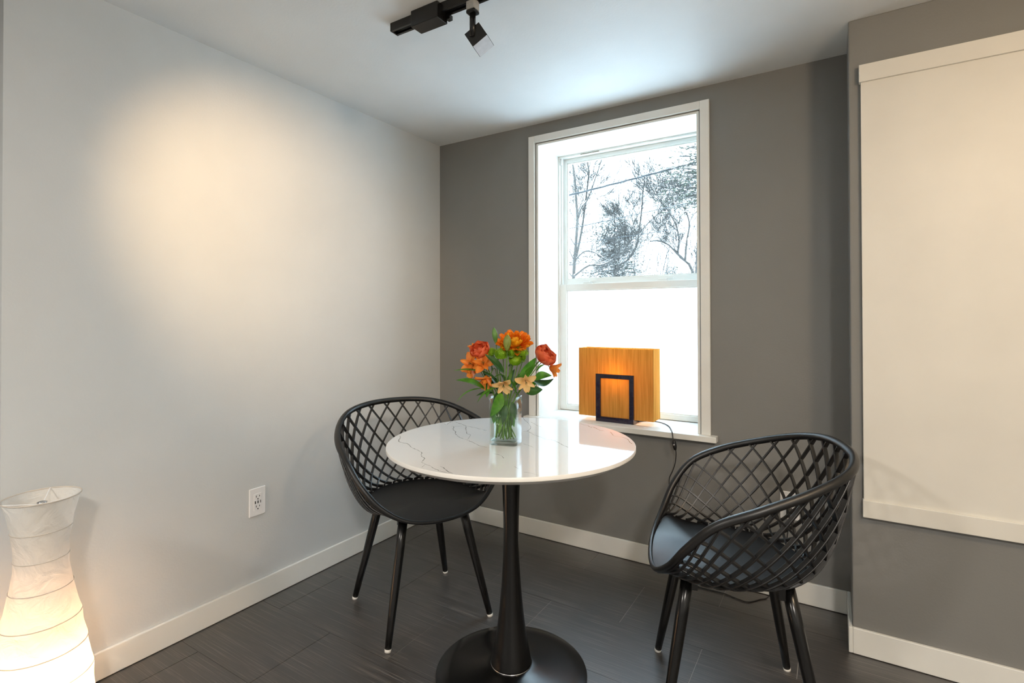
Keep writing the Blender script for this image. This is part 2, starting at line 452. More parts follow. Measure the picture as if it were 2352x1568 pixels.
# ------------------------------------------------------------------ table
tb = thing('pedestal_table', (1.1058, -.9690, 0), 0, 'round white marble-look table on a black trumpet pedestal', 'table')
ZT = .7535; RT = .400
MB().lathe([(RT-.0012, ZT), (RT, ZT-.0012), (RT, ZT-.011)], 160, cap0=False, cap1=False).build('edge_band', M['edge'], tb, smooth=True)
MB().lathe([(RT-.0012, ZT-.0002), (RT-.0012, ZT)], 160, cap0=False).build('marble_top', M['marble'], tb)
MB().lathe([(.04, ZT-.0262), (RT-.034, ZT-.0262), (RT-.018, ZT-.0235), (RT, ZT-.011)], 160, cap1=False).build('underside', M['edge'], tb, smooth=True)
VEINS = [(1.0,[(-0.362,-0.139),(-0.347,-0.152),(-0.307,-0.202),(-0.285,-0.209),(-0.258,-0.211),(-0.21,-0.243),(-0.168,-0.258),(-0.146,-0.27),(-0.118,-0.303),(-0.096,-0.314),(-0.078,-0.349),(-0.054,-0.359),(-0.023,-0.369),(0.018,-0.388),(0.047,-0.389)]),(0.6,[(-0.054,-0.359),(-0.041,-0.39)]),(1.3,[(-0.007,-0.351),(0.017,-0.364),(0.039,-0.378),(0.064,-0.387)]),(0.9,[(-0.361,0.095),(-0.343,0.086),(-0.359,0.132),(-0.352,0.151),(-0.294,0.124),(-0.265,0.108),(-0.215,0.1),(-0.177,0.086),(-0.153,0.083)]),(1.1,[(-0.301,0.079),(-0.265,0.03),(-0.237,0.011),(-0.216,-0.018),(-0.173,-0.053),(-0.148,-0.064),(-0.125,-0.071),(-0.091,-0.086),(-0.051,-0.11),(-0.012,-0.118)]),(0.9,[(-0.265,0.108),(-0.219,0.047),(-0.186,0.007),(-0.163,-0.002),(-0.144,-0.035),(-0.128,-0.067)]),(0.6,[(-0.311,0.072),(-0.301,0.079),(-0.275,0.099)]),(0.8,[(0.043,-0.168),(0.062,-0.169),(0.081,-0.178),(0.099,-0.198)]),(0.6,[(0.165,-0.247),(0.189,-0.263)]),(1.0,[(-0.164,0.356),(-0.13,0.312),(-0.106,0.289),(-0.083,0.26),(-0.048,0.216),(-0.033,0.18),(-0.026,0.152),(-0.036,0.137)]),(1.1,[(-0.026,0.152),(0.025,0.111),(0.055,0.095),(0.093,0.072),(0.106,0.08),(0.127,0.07),(0.173,0.033),(0.196,0.018),(0.225,0.016)]),(0.7,[(-0.098,0.3),(-0.068,0.275),(-0.044,0.254),(-0.014,0.237)]),(0.8,[(0.055,-0.016),(0.081,-0.025),(0.11,-0.044)]),(0.6,[(-0.017,0.392),(0.022,0.391)]),(1.0,[(0.078,0.368),(0.095,0.36),(0.123,0.348),(0.144,0.326),(0.143,0.339),(0.165,0.323),(0.191,0.295),(0.207,0.297)]),(0.9,[(0.23,0.293),(0.265,0.238),(0.287,0.237),(0.306,0.23),(0.322,0.216),(0.338,0.186),(0.357,0.158)]),(0.7,[(0.214,-0.282),(0.228,-0.279),(0.247,-0.282),(0.263,-0.285)])]
rv = random.Random(3); vm = MB()
for wv, pts in VEINS:
    P = []
    for i in range(len(pts)-1):
        a, b = Vector((*pts[i], 0)), Vector((*pts[i+1], 0)); nseg = max(2, int((b-a).length/.008)); pr = Vector((-(b-a).y, (b-a).x, 0)).normalized()
        for k in range(nseg): P.append(a.lerp(b, k/nseg) + (pr*rv.uniform(-.0018, .0018) if k else Vector()))
    P.append(b)
    b0 = len(vm.v)
    for i, p in enumerate(P):
        t_ = (P[min(i+1, len(P)-1)] - P[max(i-1, 0)]).normalized(); q = Vector((-t_.y, t_.x, 0))
        w_ = wv*.0009*rv.uniform(.35, 1.6)*(1 if 0 < i < len(P)-1 else .3)
        vm.v += [tuple(p + q*w_ + Vector((0, 0, ZT+.00006))), tuple(p - q*w_ + Vector((0, 0, ZT+.00006)))]
        if i: vm.f.append((b0+2*i-2, b0+2*i-1, b0+2*i+1, b0+2*i))
vm.build('marble_veining', M['vein'], tb)['kind'] = 'stuff'
pp = [(.0665,.032),(.0655,.036),(.061,.06),(.0535,.10),(.0465,.144),(.0395,.2),(.032,.28),(.027,.36),(.0252,.425),(.0255,.5),(.0277,.58),(.0312,.65),(.0355,.70),(.040,.728)]
MB().lathe(pp, 64).build('pedestal', M['black_metal'], tb, smooth=True)
MB().lathe([(.2440,0),(.2458,.0015),(.2458,.005),(.2435,.0068),(.20,.0095),(.15,.0145),(.11,.0205),(.085,.0260),(.0675,.0300),(.04,.031)], 128).build('base_plate', M['black_metal'], tb, smooth=True)
MB().lathe([(.0672,.0300),(.0678,.0312),(.0668,.0325)], 64, cap0=False, cap1=False).build('collar_ring', M['chrome'], tb, smooth=True)

# ------------------------------------------------------------------ chairs
RIM = [(.2301,0,.4221),(.2192,.1296,.4385),(.1849,.2204,.4915),(.1431,.2799,.5661),(.0788,.3104,.6395),(-.0251,.3167,.6885),(-.1415,.2848,.7290),(-.2404,.2216,.7631),(-.2906,.1245,.7828),(-.3032,0,.7888)]
SEAT = [(.226,0,.4235),(.2155,.128,.4385),(.178,.207,.472),(.124,.216,.460),(.06,.214,.450),(-.01,.206,.450),(-.08,.186,.450),(-.14,.145,.450),(-.185,.08,.450),(-.2,0,.450)]
def loop(P, t):
    # t in [0,2): closed mirrored loop, 0 = front centre, 1 = back centre
    t = t % 2.0; sg = 1.0
    if t > 1: t = 2-t; sg = -1.0
    K = len(P); u = t*(K-1); i = min(int(u), K-2); w = u-i
    def g(j):
        if j < 0: q = P[-j]; return Vector((q[0], -q[1], q[2]))
        if j > K-1: q = P[2*(K-1)-j]; return Vector((q[0], -q[1], q[2]))
        return Vector(P[j])
    a, b, c, d = g(i-1), g(i), g(i+1), g(i+2)
    p = .5*((2*b)+(c-a)*w+(2*a-5*b+4*c-d)*w*w+(3*b-a-3*c+d)*w**3)
    p.y *= sg; return p
def shell(s, w):
    r = loop(RIM, s); e = loop(SEAT, s)
    h = r.z - e.z
    d = r - e; d.z = 0
    p1 = r - d*.22 - Vector((0,0,h*.48))
    p2 = e + d*.46 + Vector((0,0,h*.04 - .003))
    a = 1-w
    return r*(a**3) + p1*(3*a*a*w) + p2*(3*a*w*w) + e*(w**3)
def shell_n(s, w):
    e = .004
    ds = shell(s+e, w) - shell(s-e, w); dw = shell(s, min(w+e, 1)) - shell(s, max(w-e, 0))
    n = ds.cross(dw)
    if n.length < 1e-9: n = Vector((0,0,-1))
    n.normalize()
    p = shell(s, w); out = p - Vector((-.02, 0, .56))
    if n.dot(out) < 0: n = -n
    return n
def strand(s0, dirn, delta, width, depth, off):
    rs = []; N = 22; prev = None
    pts = []
    for i in range(N+1):
        w = .0 + 1.0*i/N
        s = s0 + dirn*delta*w
        if s < .135 or s > 1.865: break
        pts.append((shell(s, w), shell_n(s, w)))
    if len(pts) < 4: return None
    for i, (p, n) in enumerate(pts):
        t = pts[min(i+1, len(pts)-1)][0] - pts[max(i-1, 0)][0]
        if t.length < 1e-7: continue
        t.normalize(); b = t.cross(n)
        if b.length < 1e-6: continue
        b.normalize(); n2 = b.cross(t); 
        if n2.dot(n) < 0: n2 = -n2
        c = p + n2*off
        hw, hd = width/2, depth/2; k = .78
        rs.append([c+b*hw*k+n2*hd, c+b*hw+n2*hd*k, c+b*hw-n2*hd*k, c+b*hw*k-n2*hd, c-b*hw*k-n2*hd, c-b*hw-n2*hd*k, c-b*hw+n2*hd*k, c-b*hw*k+n2*hd])
    return MB().rings(rs)
def make_chair():
    c = thing('lattice_chair')
    N = 160
    def rr(t):
        q = min(t, 2-t)
        return .0070 + .0045*min(1, max(0, (q-.10)/.22))
    MB().tube([loop(RIM, 2*i/N) for i in range(N)], [rr(2*i/N) for i in range(N)], 12, closed=True).build('rim', M['black_plastic'], c, smooth=True)
    # solid seat pan with a dished top
    cc = Vector((.02, 0, .436)); rings_t = []; rings_b = []
    for k in (1.0, .985, .95, .88, .76, .6, .42, .22, .06):
        rt = []; rb = []
        for i in range(96):
            e = loop(SEAT, 2*i/96)
            p = cc.lerp(e, k); p.z = cc.z + (e.z-cc.z)*k**3
            rt.append(p); rb.append(p - Vector((0,0,.009 if k < .98 else .005)))
        rings_t.append(rt); rings_b.append(rb)
    MB().rings(list(reversed(rings_t)) + rings_b).build('seat', M['black_plastic'], c, smooth=True)
    NS = 26; lo, hi = .165, 1.835
    for i in range(NS):
        s = lo + (hi-lo)*(i+.5)/NS
        for d in (-1, 1):
            back = (d < 0) == (s < 1)     # strand that climbs towards the back: radial ribbon on the outside
            sh = .016*d
            m = strand(s - sh, d, .30, .0058, .0125, .0010 if back else -.0010)
            if m: m.build('lattice_strand', M['black_plastic'], c)
    for sx in (-1, 1):
        for sy in (-1, 1):
            top = Vector((.128*sx, .118*sy, .432)); bot = Vector((.203*sx, .203*sy, .010))
            l = MB().tube([top.lerp(bot, q) for q in (0, .25, .5, .75, 1)], [.0175, .0172, .0158, .0138, .0112], 20).build('leg', M['black_metal'], c, smooth=True)
            MB().tube([bot + Vector((0,0,.0005)), bot + Vector((.0016*sx, .0018*sy, -.0099))], [.0116, .0108], 20).build('foot_cap', M['foot'], l, smooth=True)
    for sx in (-1, 1):
        t = Vector((0, 1, 0))
        b = MB().prism([(-.135, .392), (-.075, .402), (.075, .402), (.135, .392), (.135, .430), (-.135, .430)], -.014, .014).build('bracket', M['black_metal'], c)
        b.rotation_euler = (0, 0, PI/2); b.location = (.118*sx, 0, 0)
        for sy in (-1, 1):
            MB().lathe([(.0045, 0), (.0045, .007)], 10, (0, 0, .389)).build('bolt', M['chrome'], b).location = (.075*sy, 0, .006)
    MB().box(-.118, .118, -.018, .018, .412, .430).build('bracket', M['black_metal'], c)
    return c
ch = make_chair()
ch.location = (.5957, -.8388, 0); ch.rotation_euler.z = -.4517
tag(ch, 'black lattice tub chair between the pale grey wall and the table', 'chair', 'lattice tub chairs')
ch2 = copy_tree(ch)
ch2.location = (1.7402, -.7468, 0); ch2.rotation_euler.z = 3.4515
tag(ch2, 'black lattice tub chair beside the cream panel, facing the table', 'chair', 'lattice tub chairs')

# ------------------------------------------------------------------ rice paper lamp
LX, LY = .182, -1.893; LS = 1.42/1.45
pl = thing('paper_floor_lamp', (LX, LY, 0), 0, 'tall white rice paper lamp with hoops in front of the pale wall', 'lamp')
hoops = [(.664,.0845),(.577,.0650),(.499,.0590),(.418,.0680),(.331,.0870),(.252,.1010),(.174,.1140),(.095,.1200),(.016,.1180)]
hoops = [(1.1676-(1.1676-z)*LS if z > .1 else z, r*LS) for z, r in hoops]
prof = []
rnd = random.Random(4)
for i in range(len(hoops)-1):
    (z0, r0), (z1, r1) = hoops[i], hoops[i+1]
    for q in range(6):
        f = q/6; prof.append((r0+(r1-r0)*f - .0022*math.sin(PI*f), z0+(z1-z0)*f))
prof.append((hoops[-1][1], hoops[-1][0]))
rs = []
for r, z in prof:
    rs.append([((r+.0012*math.sin(9*a+z*70)*math.sin(z*40+a*3))*math.cos(a), (r+.0012*math.sin(9*a+z*70)*math.sin(z*40+a*3))*math.sin(a), z) for a in [2*PI*k/96 for k in range(96)]])
MB().rings(rs, False, False).build('paper_shade', M['paper'], pl, smooth=True)
for i, (z, r) in enumerate(hoops):
    MB().tube([((r+.0004)*math.cos(2*PI*k/72), (r+.0004)*math.sin(2*PI*k/72), z) for k in range(72)], .0012 if i else .0018, 6, closed=True).build('hoop', M['hoop'], pl, smooth=True)
zt = hoops[0][0]; rt = hoops[0][1]
for a in (.55, 2.65, 4.74):
    MB().tube([(.008*math.cos(a), .008*math.sin(a), zt-.020), (rt*math.cos(a), rt*math.sin(a), zt)], .0013, 6).build('fitter_wire', M['outlet'], pl)
MB().lathe([(.003, zt-.055), (.003, zt-.020), (.011, zt-.018), (.0115, zt-.015), (.004, zt-.012)], 20).build('fitter_disc', M['chrome'], pl, smooth=True)
MB().tube([(0, 0, .02), (0, 0, zt-.05)], .0035, 8).build('stem', M['foot'], pl)
MB().lathe([(.085, 0), (.085, .010), (.02, .014), (.016, .05)], 32).build('base', M['black_metal'], pl)
MB().lathe([(.008, .05), (.013, .06), (.026, .10), (.028, .115), (.020, .135), (.004, .142)], 20).build('bulb', M['lens'], pl, smooth=True)
def point(name, loc, col, power, r, parent=None):
    d = bpy.data.lights.new(name, 'POINT'); d.color = col; d.energy = power; d.shadow_soft_size = r
    o = bpy.data.objects.new(name, d); COL.objects.link(o); o.location = loc
    if parent: o.parent = parent
    return o
point('paper_lamp_glow', (0.045, 0, .17), (1, .56, .28), 2.4, .03, pl)

# ------------------------------------------------------------------ amber box lamp on the sill
al = thing('box_lamp', (1.081, .100, WZB), 0, 'amber box lamp with dark navy frame on the window sill', 'lamp')
# local coordinates: x along the sill, y towards the window, z up
sx0, sx1, sy0, sy1, sz0, sz1 = -.196, .193, -.053, .057, .0205, .3655
th = .0018
sh = MB().box(sx0, sx1, sy0, sy0+th, sz0, sz1).box(sx0, sx1, sy1-th, sy1, sz0, sz1).box(sx0, sx0+th, sy0+th, sy1-th, sz0, sz1).box(sx1-th, sx1, sy0+th, sy1-th, sz0, sz1)
sh.build('shade', M['amber'], al)
fx0, fx1, fz1 = -.097, .099, .2375
MB().box(fx0, fx0+.024, -.067, -.0545, 0, fz1).box(fx1-.022, fx1, -.067, -.0545, 0, fz1).box(fx0+.024, fx1-.022, -.067, -.0545, fz1-.021, fz1).box(fx0+.024, fx1-.022, -.067, -.0545, 0, .0245).build('frame', M['navy'], al, bevel=.001)
MB().box(fx0, fx1, -.0545, .035, 0, .016).build('foot', M['navy'], al, bevel=.001)
MB().lathe([(.014, .016), (.014, .07), (.010, .075)], 20).build('socket', M['black_metal'], al)
MB().lathe([(.010, .075), (.014, .085), (.029, .125), (.030, .14), (.022, .165), (.004, .175)], 24).build('bulb', M['lens'], al, smooth=True)
point('box_lamp_glow', (0, .010, .235), (1, .76, .48), 1.1, .045, al)

# power cord of the box lamp: over the sill, down the wall, along the floor to the outlet
cd = thing('lamp_cord', (0, 0, 0), 0, 'black lamp cord with inline switch hanging from the sill to the floor', 'cord')
c1 = [(1.18,.115,.6405),(1.220,.150,.6405),(1.262,.152,.6405),(1.300,.128,.6405),(1.337,.078,.6405),(1.366,.010,.6405),(1.383,-.038,.6408),(1.388,-.050,.634),(1.391,-.054,.618),(1.393,-.055,.608)]
MB().tube(smooth_path(c1, 60), .0023, 8).build('upper_cord', M['black_cord'], cd, smooth=True)
c2 = [(1.4025,-.053,.566),(1.4040,-.052,.545),(1.3990,-.048,.504),(1.3860,-.044,.465),(1.3715,-.040,.431),(1.3685,-.038,.391),(1.369,-.034,.30),(1.372,-.030,.16),(1.385,-.040,.05),(1.420,-.070,.0035),(1.5045,-.0972,.0028),(1.560,-.099,.0028),(1.610,-.098,.0028),(1.665,-.113,.0028),(1.7063,-.116,.0028),(1.745,-.070,.0028),(1.775,-.040,.012),(1.805,-.030,.10),(1.838,-.032,.24),(1.850,-.036,.355)]
MB().tube(smooth_path(c2, 160), .0021, 8).build('lower_cord', M['black_cord'], cd, smooth=True)
sw = MB().rings([[(1.398+x*w+dx, -.0555+y*d, z) for x, y in ((-1,-.6),(-.6,-1),(.6,-1),(1,-.6),(1,.6),(.6,1),(-.6,1),(-1,.6))] for z, w, d, dx in ((.610,.0052,.005,-.004),(.600,.0075,.0065,-.002),(.590,.0085,.0072,-.0005),(.578,.0080,.0068,.0015),(.565,.0048,.005,.0035))]).build('switch', M['black_plastic'], cd, smooth=True)
sb_ = MB().lathe([(.0035, -.001), (.0035, .0014), (.002, .002)], 16).build('switch_button', M['chrome'], sw)
sb_.location = (1.398, -.0625, .589); sb_.rotation_euler = (PI/2, 0, 0)
MB().box(1.839, 1.861, -.034, -.008, .352, .378).build('plug', M['black_plastic'], cd, bevel=.003)

# ------------------------------------------------------------------ ceiling track
trk = thing('lighting_track', (0, 0, 0), 0, 'black lighting track with feed box on the white ceiling', 'track')
TY0, TY1, TZ = -1.1045, -1.0685, H-.0285
rail = MB().box(.697, 2.30, TY0, TY0+.004, TZ, H).box(.697, 2.30, TY1-.004, TY1, TZ, H).box(.697, 2.30, TY0+.004, TY1-.004, TZ+.012, H)
rail.box(.697, 2.30, TY0+.004, TY0+.0085, TZ, TZ+.003).box(.697, 2.30, TY1-.0085, TY1-.004, TZ, TZ+.003)
rail.build('rail', M['black_gloss'], trk)
MB().box(.6945, .700, TY0-.0006, TY1+.0006, TZ-.0006, H).build('end_cap', M['black_gloss'], trk, bevel=.001)
for y in (TY0+.0105, TY1-.0105):
    MB().box(.705, 2.29, y-.0012, y+.0012, TZ+.006, TZ+.012).build('conductor', M['chrome'], trk)
MB().box(.806, .921, -1.121, -1.0675, H-.054, H).build('feed_box', M['black_gloss'], trk, bevel=.002)
MB().box(.921, .938, -1.078, -1.060, H-.044, H-.028).build('feed_clip', M['black_gloss'], trk, bevel=.002)
def track_head(x, nf, nb, edge_pt, lab, lit=False):
    yc = (TY0+TY1)/2
    t = thing('track_head', (x, yc, TZ), 0, lab, 'spotlight', 'track spotlights')
    MB().box(-.016, .016, -.015, .015, -.026, .004).build('adapter', M['label_grey'], t, bevel=.003)
    MB().box(-.0165, .0165, -.0155, .0155, -.038, -.026).build('adapter_collar', M['black_gloss'], t, bevel=.004)
    a = .058; e = Vector(edge_pt) - Vector((x, yc, TZ))
    ctr = e - nf*(a/2) - nb*(a/2); e1 = nf.cross(nb).normalized()
    MB().tube([(0, 0, -.036), (0, 0, ctr.z)], .0100, 16).build('stem', M['black_gloss'], t, smooth=True)
    hb = MB().obox(ctr, nf, nb, e1, a, a, a).build('lamp_box', M['black_gloss'], t, bevel=.0008)
    MB().obox(ctr + nf*(a/2+.0004), nf, nb, e1, .0012, a-.0012, a-.0025).build('lens', M['lens'], hb)
    if lit:
        d = bpy.data.lights.new('track_spot_beam', 'SPOT'); d.color = (1, .68, .38); d.energy = 50
        d.spot_size = math.radians(56); d.spot_blend = 1.0; d.shadow_soft_size = .02
        o = bpy.data.objects.new('track_spot_beam', d); COL.objects.link(o); o.parent = t
        o.location = ctr + nf*(a/2+.012)
        o.rotation_mode = 'QUATERNION'; o.rotation_quaternion = nf.to_track_quat('-Z', 'Y')
    return t
Vw = Vector((-.528, .849, 0)) + Vector((.849, .528, 0))*(-.064) + Vector((0, 0, .527)); Vw.normalize()
Rv = Vector((.849, .528, 0)); Uv = Rv.cross(Vw); Uv.normalize(); Rv = Vw.cross(Uv)
Tc = -Vw; dd = Rv*.59 - Uv*.81
nf = (Tc*.66 + dd*.75).normalized(); nb = (Tc*.75 - dd*.66).normalized()
track_head(1.0386, nf, nb, (1.0665, -1.0865, 2.0315), 'black cube track spotlight with pale lens, next to the feed box')
# ceiling spotlight on a short second track further back, aimed at the pale wall
trk2 = thing('lighting_track', (0, 0, 0), 0, 'second black lighting track further from the window', 'track')
TY0, TY1 = -2.018, -1.982
MB().box(.6, 2.2, TY0, TY1, TZ, H).build('rail', M['black_gloss'], trk2, bevel=.001)
hp = Vector((1.15, -2.0, 2.045)); aim = Vector((0, -1.06, 1.50)) - hp; aim.normalize()
up_ = Vector((0,0,1)) - aim*aim.z; up_.normalize()
track_head(1.15, aim, up_, hp + aim*.029 + up_*.029, 'black cube track spotlight aimed at the pale grey wall', True)

# unseen flush ceiling lamps, added as near-neutral fill that supplements the daylight
def flush_fill(x, y, power, lab):
    t = thing('fill_lamp', (x, y, H), 0, lab, 'lamp', 'added fill lamps')
    MB().lathe([(.15, 0), (.15, -.03), (.14, -.034)], 48).build('lamp_ring', M['chrome'], t, smooth=True)
    MB().lathe([(.139, -.034), (.12, -.052), (.07, -.062), (.01, -.064)], 48, cap0=False).build('diffuser', M['lens'], t, smooth=True)
    d = bpy.data.lights.new('fill_lamp_light', 'AREA'); d.shape = 'DISK'; d.size = .26; d.energy = power; d.color = (1, .92, .83)
    o = bpy.data.objects.new('fill_lamp_light', d); COL.objects.link(o); o.parent = t; o.location = (0, 0, -.068)
flush_fill(2.75, -3.2, 32, 'round flush fill lamp added in the open part of the room')
gl_ = thing('globe_pendant', (2.75, -1.65, H), 0, 'small globe pendant lamp hanging in front of the cream panel', 'lamp')
MB().lathe([(.05, 0), (.05, -.02), (.01, -.024)], 32).build('canopy', M['chrome'], gl_, smooth=True)
MB().tube([(0, 0, -.02), (0, 0, -.16)], .003, 8).build('cord', M['black_cord'], gl_)
MB().lathe([(.02, -.15), (.02, -.19), (.006, -.195)], 24).build('socket', M['chrome'], gl_, smooth=True)
MB().lathe([(.012, -.19), (.016, -.205), (.03, -.235), (.03, -.25), (.018, -.27), (.002, -.276)], 24).build('bulb', M['lens'], gl_, smooth=True)
point('globe_pendant_light', (0, 0, -.31), (1, .74, .48), 17, .09, gl_)
flush_fill(.6, -3.6, 24, 'round flush fill lamp added near the passage')

# ------------------------------------------------------------------ vase and flowers
VA = math.radians(14.5)
vz = thing('glass_vase', (1.113, -1.0125, ZT), VA, 'clear square glass vase half filled with water on the marble table', 'vase')
def rsq(w, d, r, n=6):
    out = []
    for cx, cy, a0 in ((w/2-r, d/2-r, 0), (-w/2+r, d/2-r, PI/2), (-w/2+r, -d/2+r, PI), (w/2-r, -d/2+r, 1.5*PI)):
        for k in range(n+1):
            a = a0 + PI/2*k/n; out.append((cx+r*math.cos(a), cy+r*math.sin(a)))
    return out
VW, VD, VH = .092, .076, .152
def ring(w, d, r, z): return [(x, y, z) for x, y in rsq(w, d, r)]
MB().rings([ring(VW-.006, VD-.006, .012, .0004), ring(VW, VD, .014, .003), ring(VW, VD, .014, .128), ring(VW-.003, VD-.003, .013, .138), ring(VW+.001, VD+.001, .014, .146), ring(VW+.001, VD+.001, .014, VH), ring(VW-.006, VD-.006, .011, VH), ring(VW-.008, VD-.008, .010, .138), ring(VW-.007, VD-.007, .010, .014), ring(VW-.012, VD-.012, .008, .012)]).build('glass_body', M['vase'], vz, smooth=True)
MB().rings([ring(VW-.0115, VD-.0115, .008, .0125), ring(VW-.0066, VD-.0066, .010, .0145), ring(VW-.0066, VD-.0066, .010, .1015)]).build('water', M['water'], vz, smooth=False)

# bouquet frame: origin at the vase base, X to the right along the window-facing side, Y towards the window
BQ = Matrix.Translation((1.1125, -1.0125, 0)) @ Matrix.Rotation(YAW, 4, 'Z')
def bq(r, d, z): return BQ @ Vector((r, d, z))
def bdir(r, d, z): return (BQ.to_3x3() @ Vector((r, d, z))).normalized()
rf = random.Random(11)
def frame_of(n, twist=0):
    n = n.normalized(); a = n.orthogonal().normalized(); b = n.cross(a)
    return a*math.cos(twist)+b*math.sin(twist), -a*math.sin(twist)+b*math.cos(twist), n
def petal_mesh(name, mat, L, W, curl, cup, tipr=.5, nu=11, nv=6, wave=0):
    # local: grows along +X from the origin, bends to +Z by curl, cupped across Y
    def fn(u, v):
        y = (v-.5)*2
        w = W*.5*max(.08, math.sin(PI*(.05+.95*u)**.9)**tipr if u < .97 else .30)
        ang = curl*u
        x = L*(math.sin(ang)/curl if abs(curl) > 1e-4 else u)
        z = L*((1-math.cos(ang))/curl if abs(curl) > 1e-4 else 0)
        zz = cup*W*(y*y)
        return (x - zz*math.sin(ang), y*w, z + zz*math.cos(ang) + wave*math.sin(u*9+y*4))
    return MB().grid(fn, nu, nv).mesh(name, mat, True)
def inst(name, me, parent, mat4):
    o = bpy.data.objects.new(name, me); COL.objects.link(o); o.parent = parent
    o.matrix_local = mat4; return o
def m4(x, y, z, p, s=1):
    return Matrix(((x.x*s, y.x*s, z.x*s, p.x), (x.y*s, y.y*s, z.y*s, p.y), (x.z*s, y.z*s, z.z*s, p.z), (0, 0, 0, 1)))
def stem_to(t, head, foot_r, foot_d, rad=.0017, tip=None):
    rad *= 1.25
    # from the vase bottom through the mouth to the flower head
    p0 = bq(foot_r*1.65, foot_d*1.45, ZT+.018); mouth = bq(max(-.034, min(.034, (foot_r*-.25+ (BQ.inverted() @ head).x*.30))), max(-.026, min(.026, (BQ.inverted() @ head).y*.35)), ZT+VH-.004)
    q = mouth.lerp(head, .55) + Vector((0, 0, .012))
    pts = [p0, p0.lerp(mouth, .5), mouth, q, head]
    if tip: pts[-2] = head - tip*.03
    MB().tube(smooth_path(pts, 26), [rad*(1.25-.5*i/26) for i in range(27)], 7).build('stem', M['stem'], t, smooth=True)
def leaf(t, a, b, width, mat='leaf', bend=.012, twist=0, fold=.25):
    # leaf from base point a to tip b (bouquet coordinates), arched by bend, rolled by twist
    A, B = bq(*a), bq(*b); ax = (B-A); L = ax.length; ax.normalize()
    sd = ax.cross(Vector((0, 0, 1)))
    if sd.length < .1: sd = bdir(1, 0, 0)
    sd.normalize(); nn = sd.cross(ax)
    s2 = sd*math.cos(twist)+nn*math.sin(twist); n2 = -sd*math.sin(twist)+nn*math.cos(twist)
    def fn(u, v):
        y = (v-.5)*2; w = width*.5*math.sin(PI*(.03+.97*u)**.8)**.85 if u < .999 else 0
        return A + ax*(L*u) + n2*(bend*math.sin(PI*u) + fold*w*abs(y)) + s2*(y*w)
    o = MB().grid(fn, 12, 6).build('leaf', M[mat], t, smooth=True); return o

# --- alstroemeria (streaked trumpet blossoms)
PE_A = {}
for nm in ('alstro', 'alstro_pale'):
    PE_A[nm] = (petal_mesh('petal', M[nm], .043, .027, -.55, .22, .42), petal_mesh('petal', M[nm], .042, .018, -.35, .3, .5))
SM = MB().tube([(0, 0, 0), (.010, 0, .002), (.022, 0, .001)], [.0006, .0005, .0008], 5).mesh('stamen', M['leaf_dark'], True)
def alstro(pos, face, foot, lab, mat='alstro', s=1.0, opening=.75, twist=0.):
    t = thing('peruvian_lily', (0,0,0), 0, lab, 'flower', 'cut flowers in the glass vase')
    n = bdir(*face); P = bq(*pos) - n*(.022*s)
    stem_to(t, P, *foot, rad=.0013, tip=n)
    A, B, N = frame_of(n, twist)
    for k in range(6):
        a = 2*PI*k/6; rad_ = A*math.cos(a)+B*math.sin(a)
        op = opening*(1.0 if k % 2 == 0 else .82) + rf.uniform(-.06, .06)
        X = (rad_*math.sin(op) + N*math.cos(op)).normalized(); Y = N.cross(rad_).normalized(); Z = X.cross(Y)
        inst('petal', PE_A[mat][k % 2], t, m4(X, Y, Z, P, s*rf.uniform(.92, 1.05)))
    for k in range(4):
        a = 2*PI*k/4+.5; rad_ = A*math.cos(a)+B*math.sin(a); X = (N+rad_*.22).normalized(); Y = N.cross(rad_).normalized()
        inst('stamen', SM, t, m4(X, Y, X.cross(Y), P, s*1.1))
    return t
# --- rose
ROSE_P = [petal_mesh('petal', M['rose'], .046, .052, 1.15, .16, .30, 12, 8, .0007), petal_mesh('petal', M['rose'], .042, .042, 1.5, .26, .32, 12, 8, .0005)]
def rose(pos, face, foot, lab, s=1.0):
    t = thing('coral_rose', (0,0,0), 0, lab, 'flower', 'cut flowers in the glass vase')
    n = bdir(*face); P = bq(*pos) - n*(.022*s)
    stem_to(t, P, *foot, rad=.0021, tip=n)
    A, B, N = frame_of(n, .4)
    for layer, (cnt, tilt, r0, ss, kind) in enumerate(((3, .12, .002, .80, 1), (4, .30, .004, .92, 1), (5, .55, .006, 1.0, 0), (5, .85, .007, 1.05, 0))):
        for k in range(cnt):
            a = 2*PI*k/cnt + layer*.7 + rf.uniform(-.1, .1); rad_ = A*math.cos(a)+B*math.sin(a)
            op = tilt + .35 + rf.uniform(-.06, .06)
            X = (rad_*math.sin(op) + N*math.cos(op)).normalized(); Y = N.cross(rad_).normalized(); Z = X.cross(Y)
            if Z.dot(rad_) > 0: Y = -Y; Z = -Z
            inst('petal', ROSE_P[kind], t, m4(X, Y, Z, P + rad_*(r0*s), s*ss*rf.uniform(.94, 1.04)))
    for k in range(5):
        a = 2*PI*k/5; rad_ = A*math.cos(a)+B*math.sin(a); X = (rad_*.9+N*.25).normalized(); Y = N.cross(rad_).normalized()
        inst('sepal', SEP, t, m4(X, Y, X.cross(Y), P - N*.001, s))
    return t
SEP = petal_mesh('sepal', M['leaf'], .028, .007, .8, .2, .6)
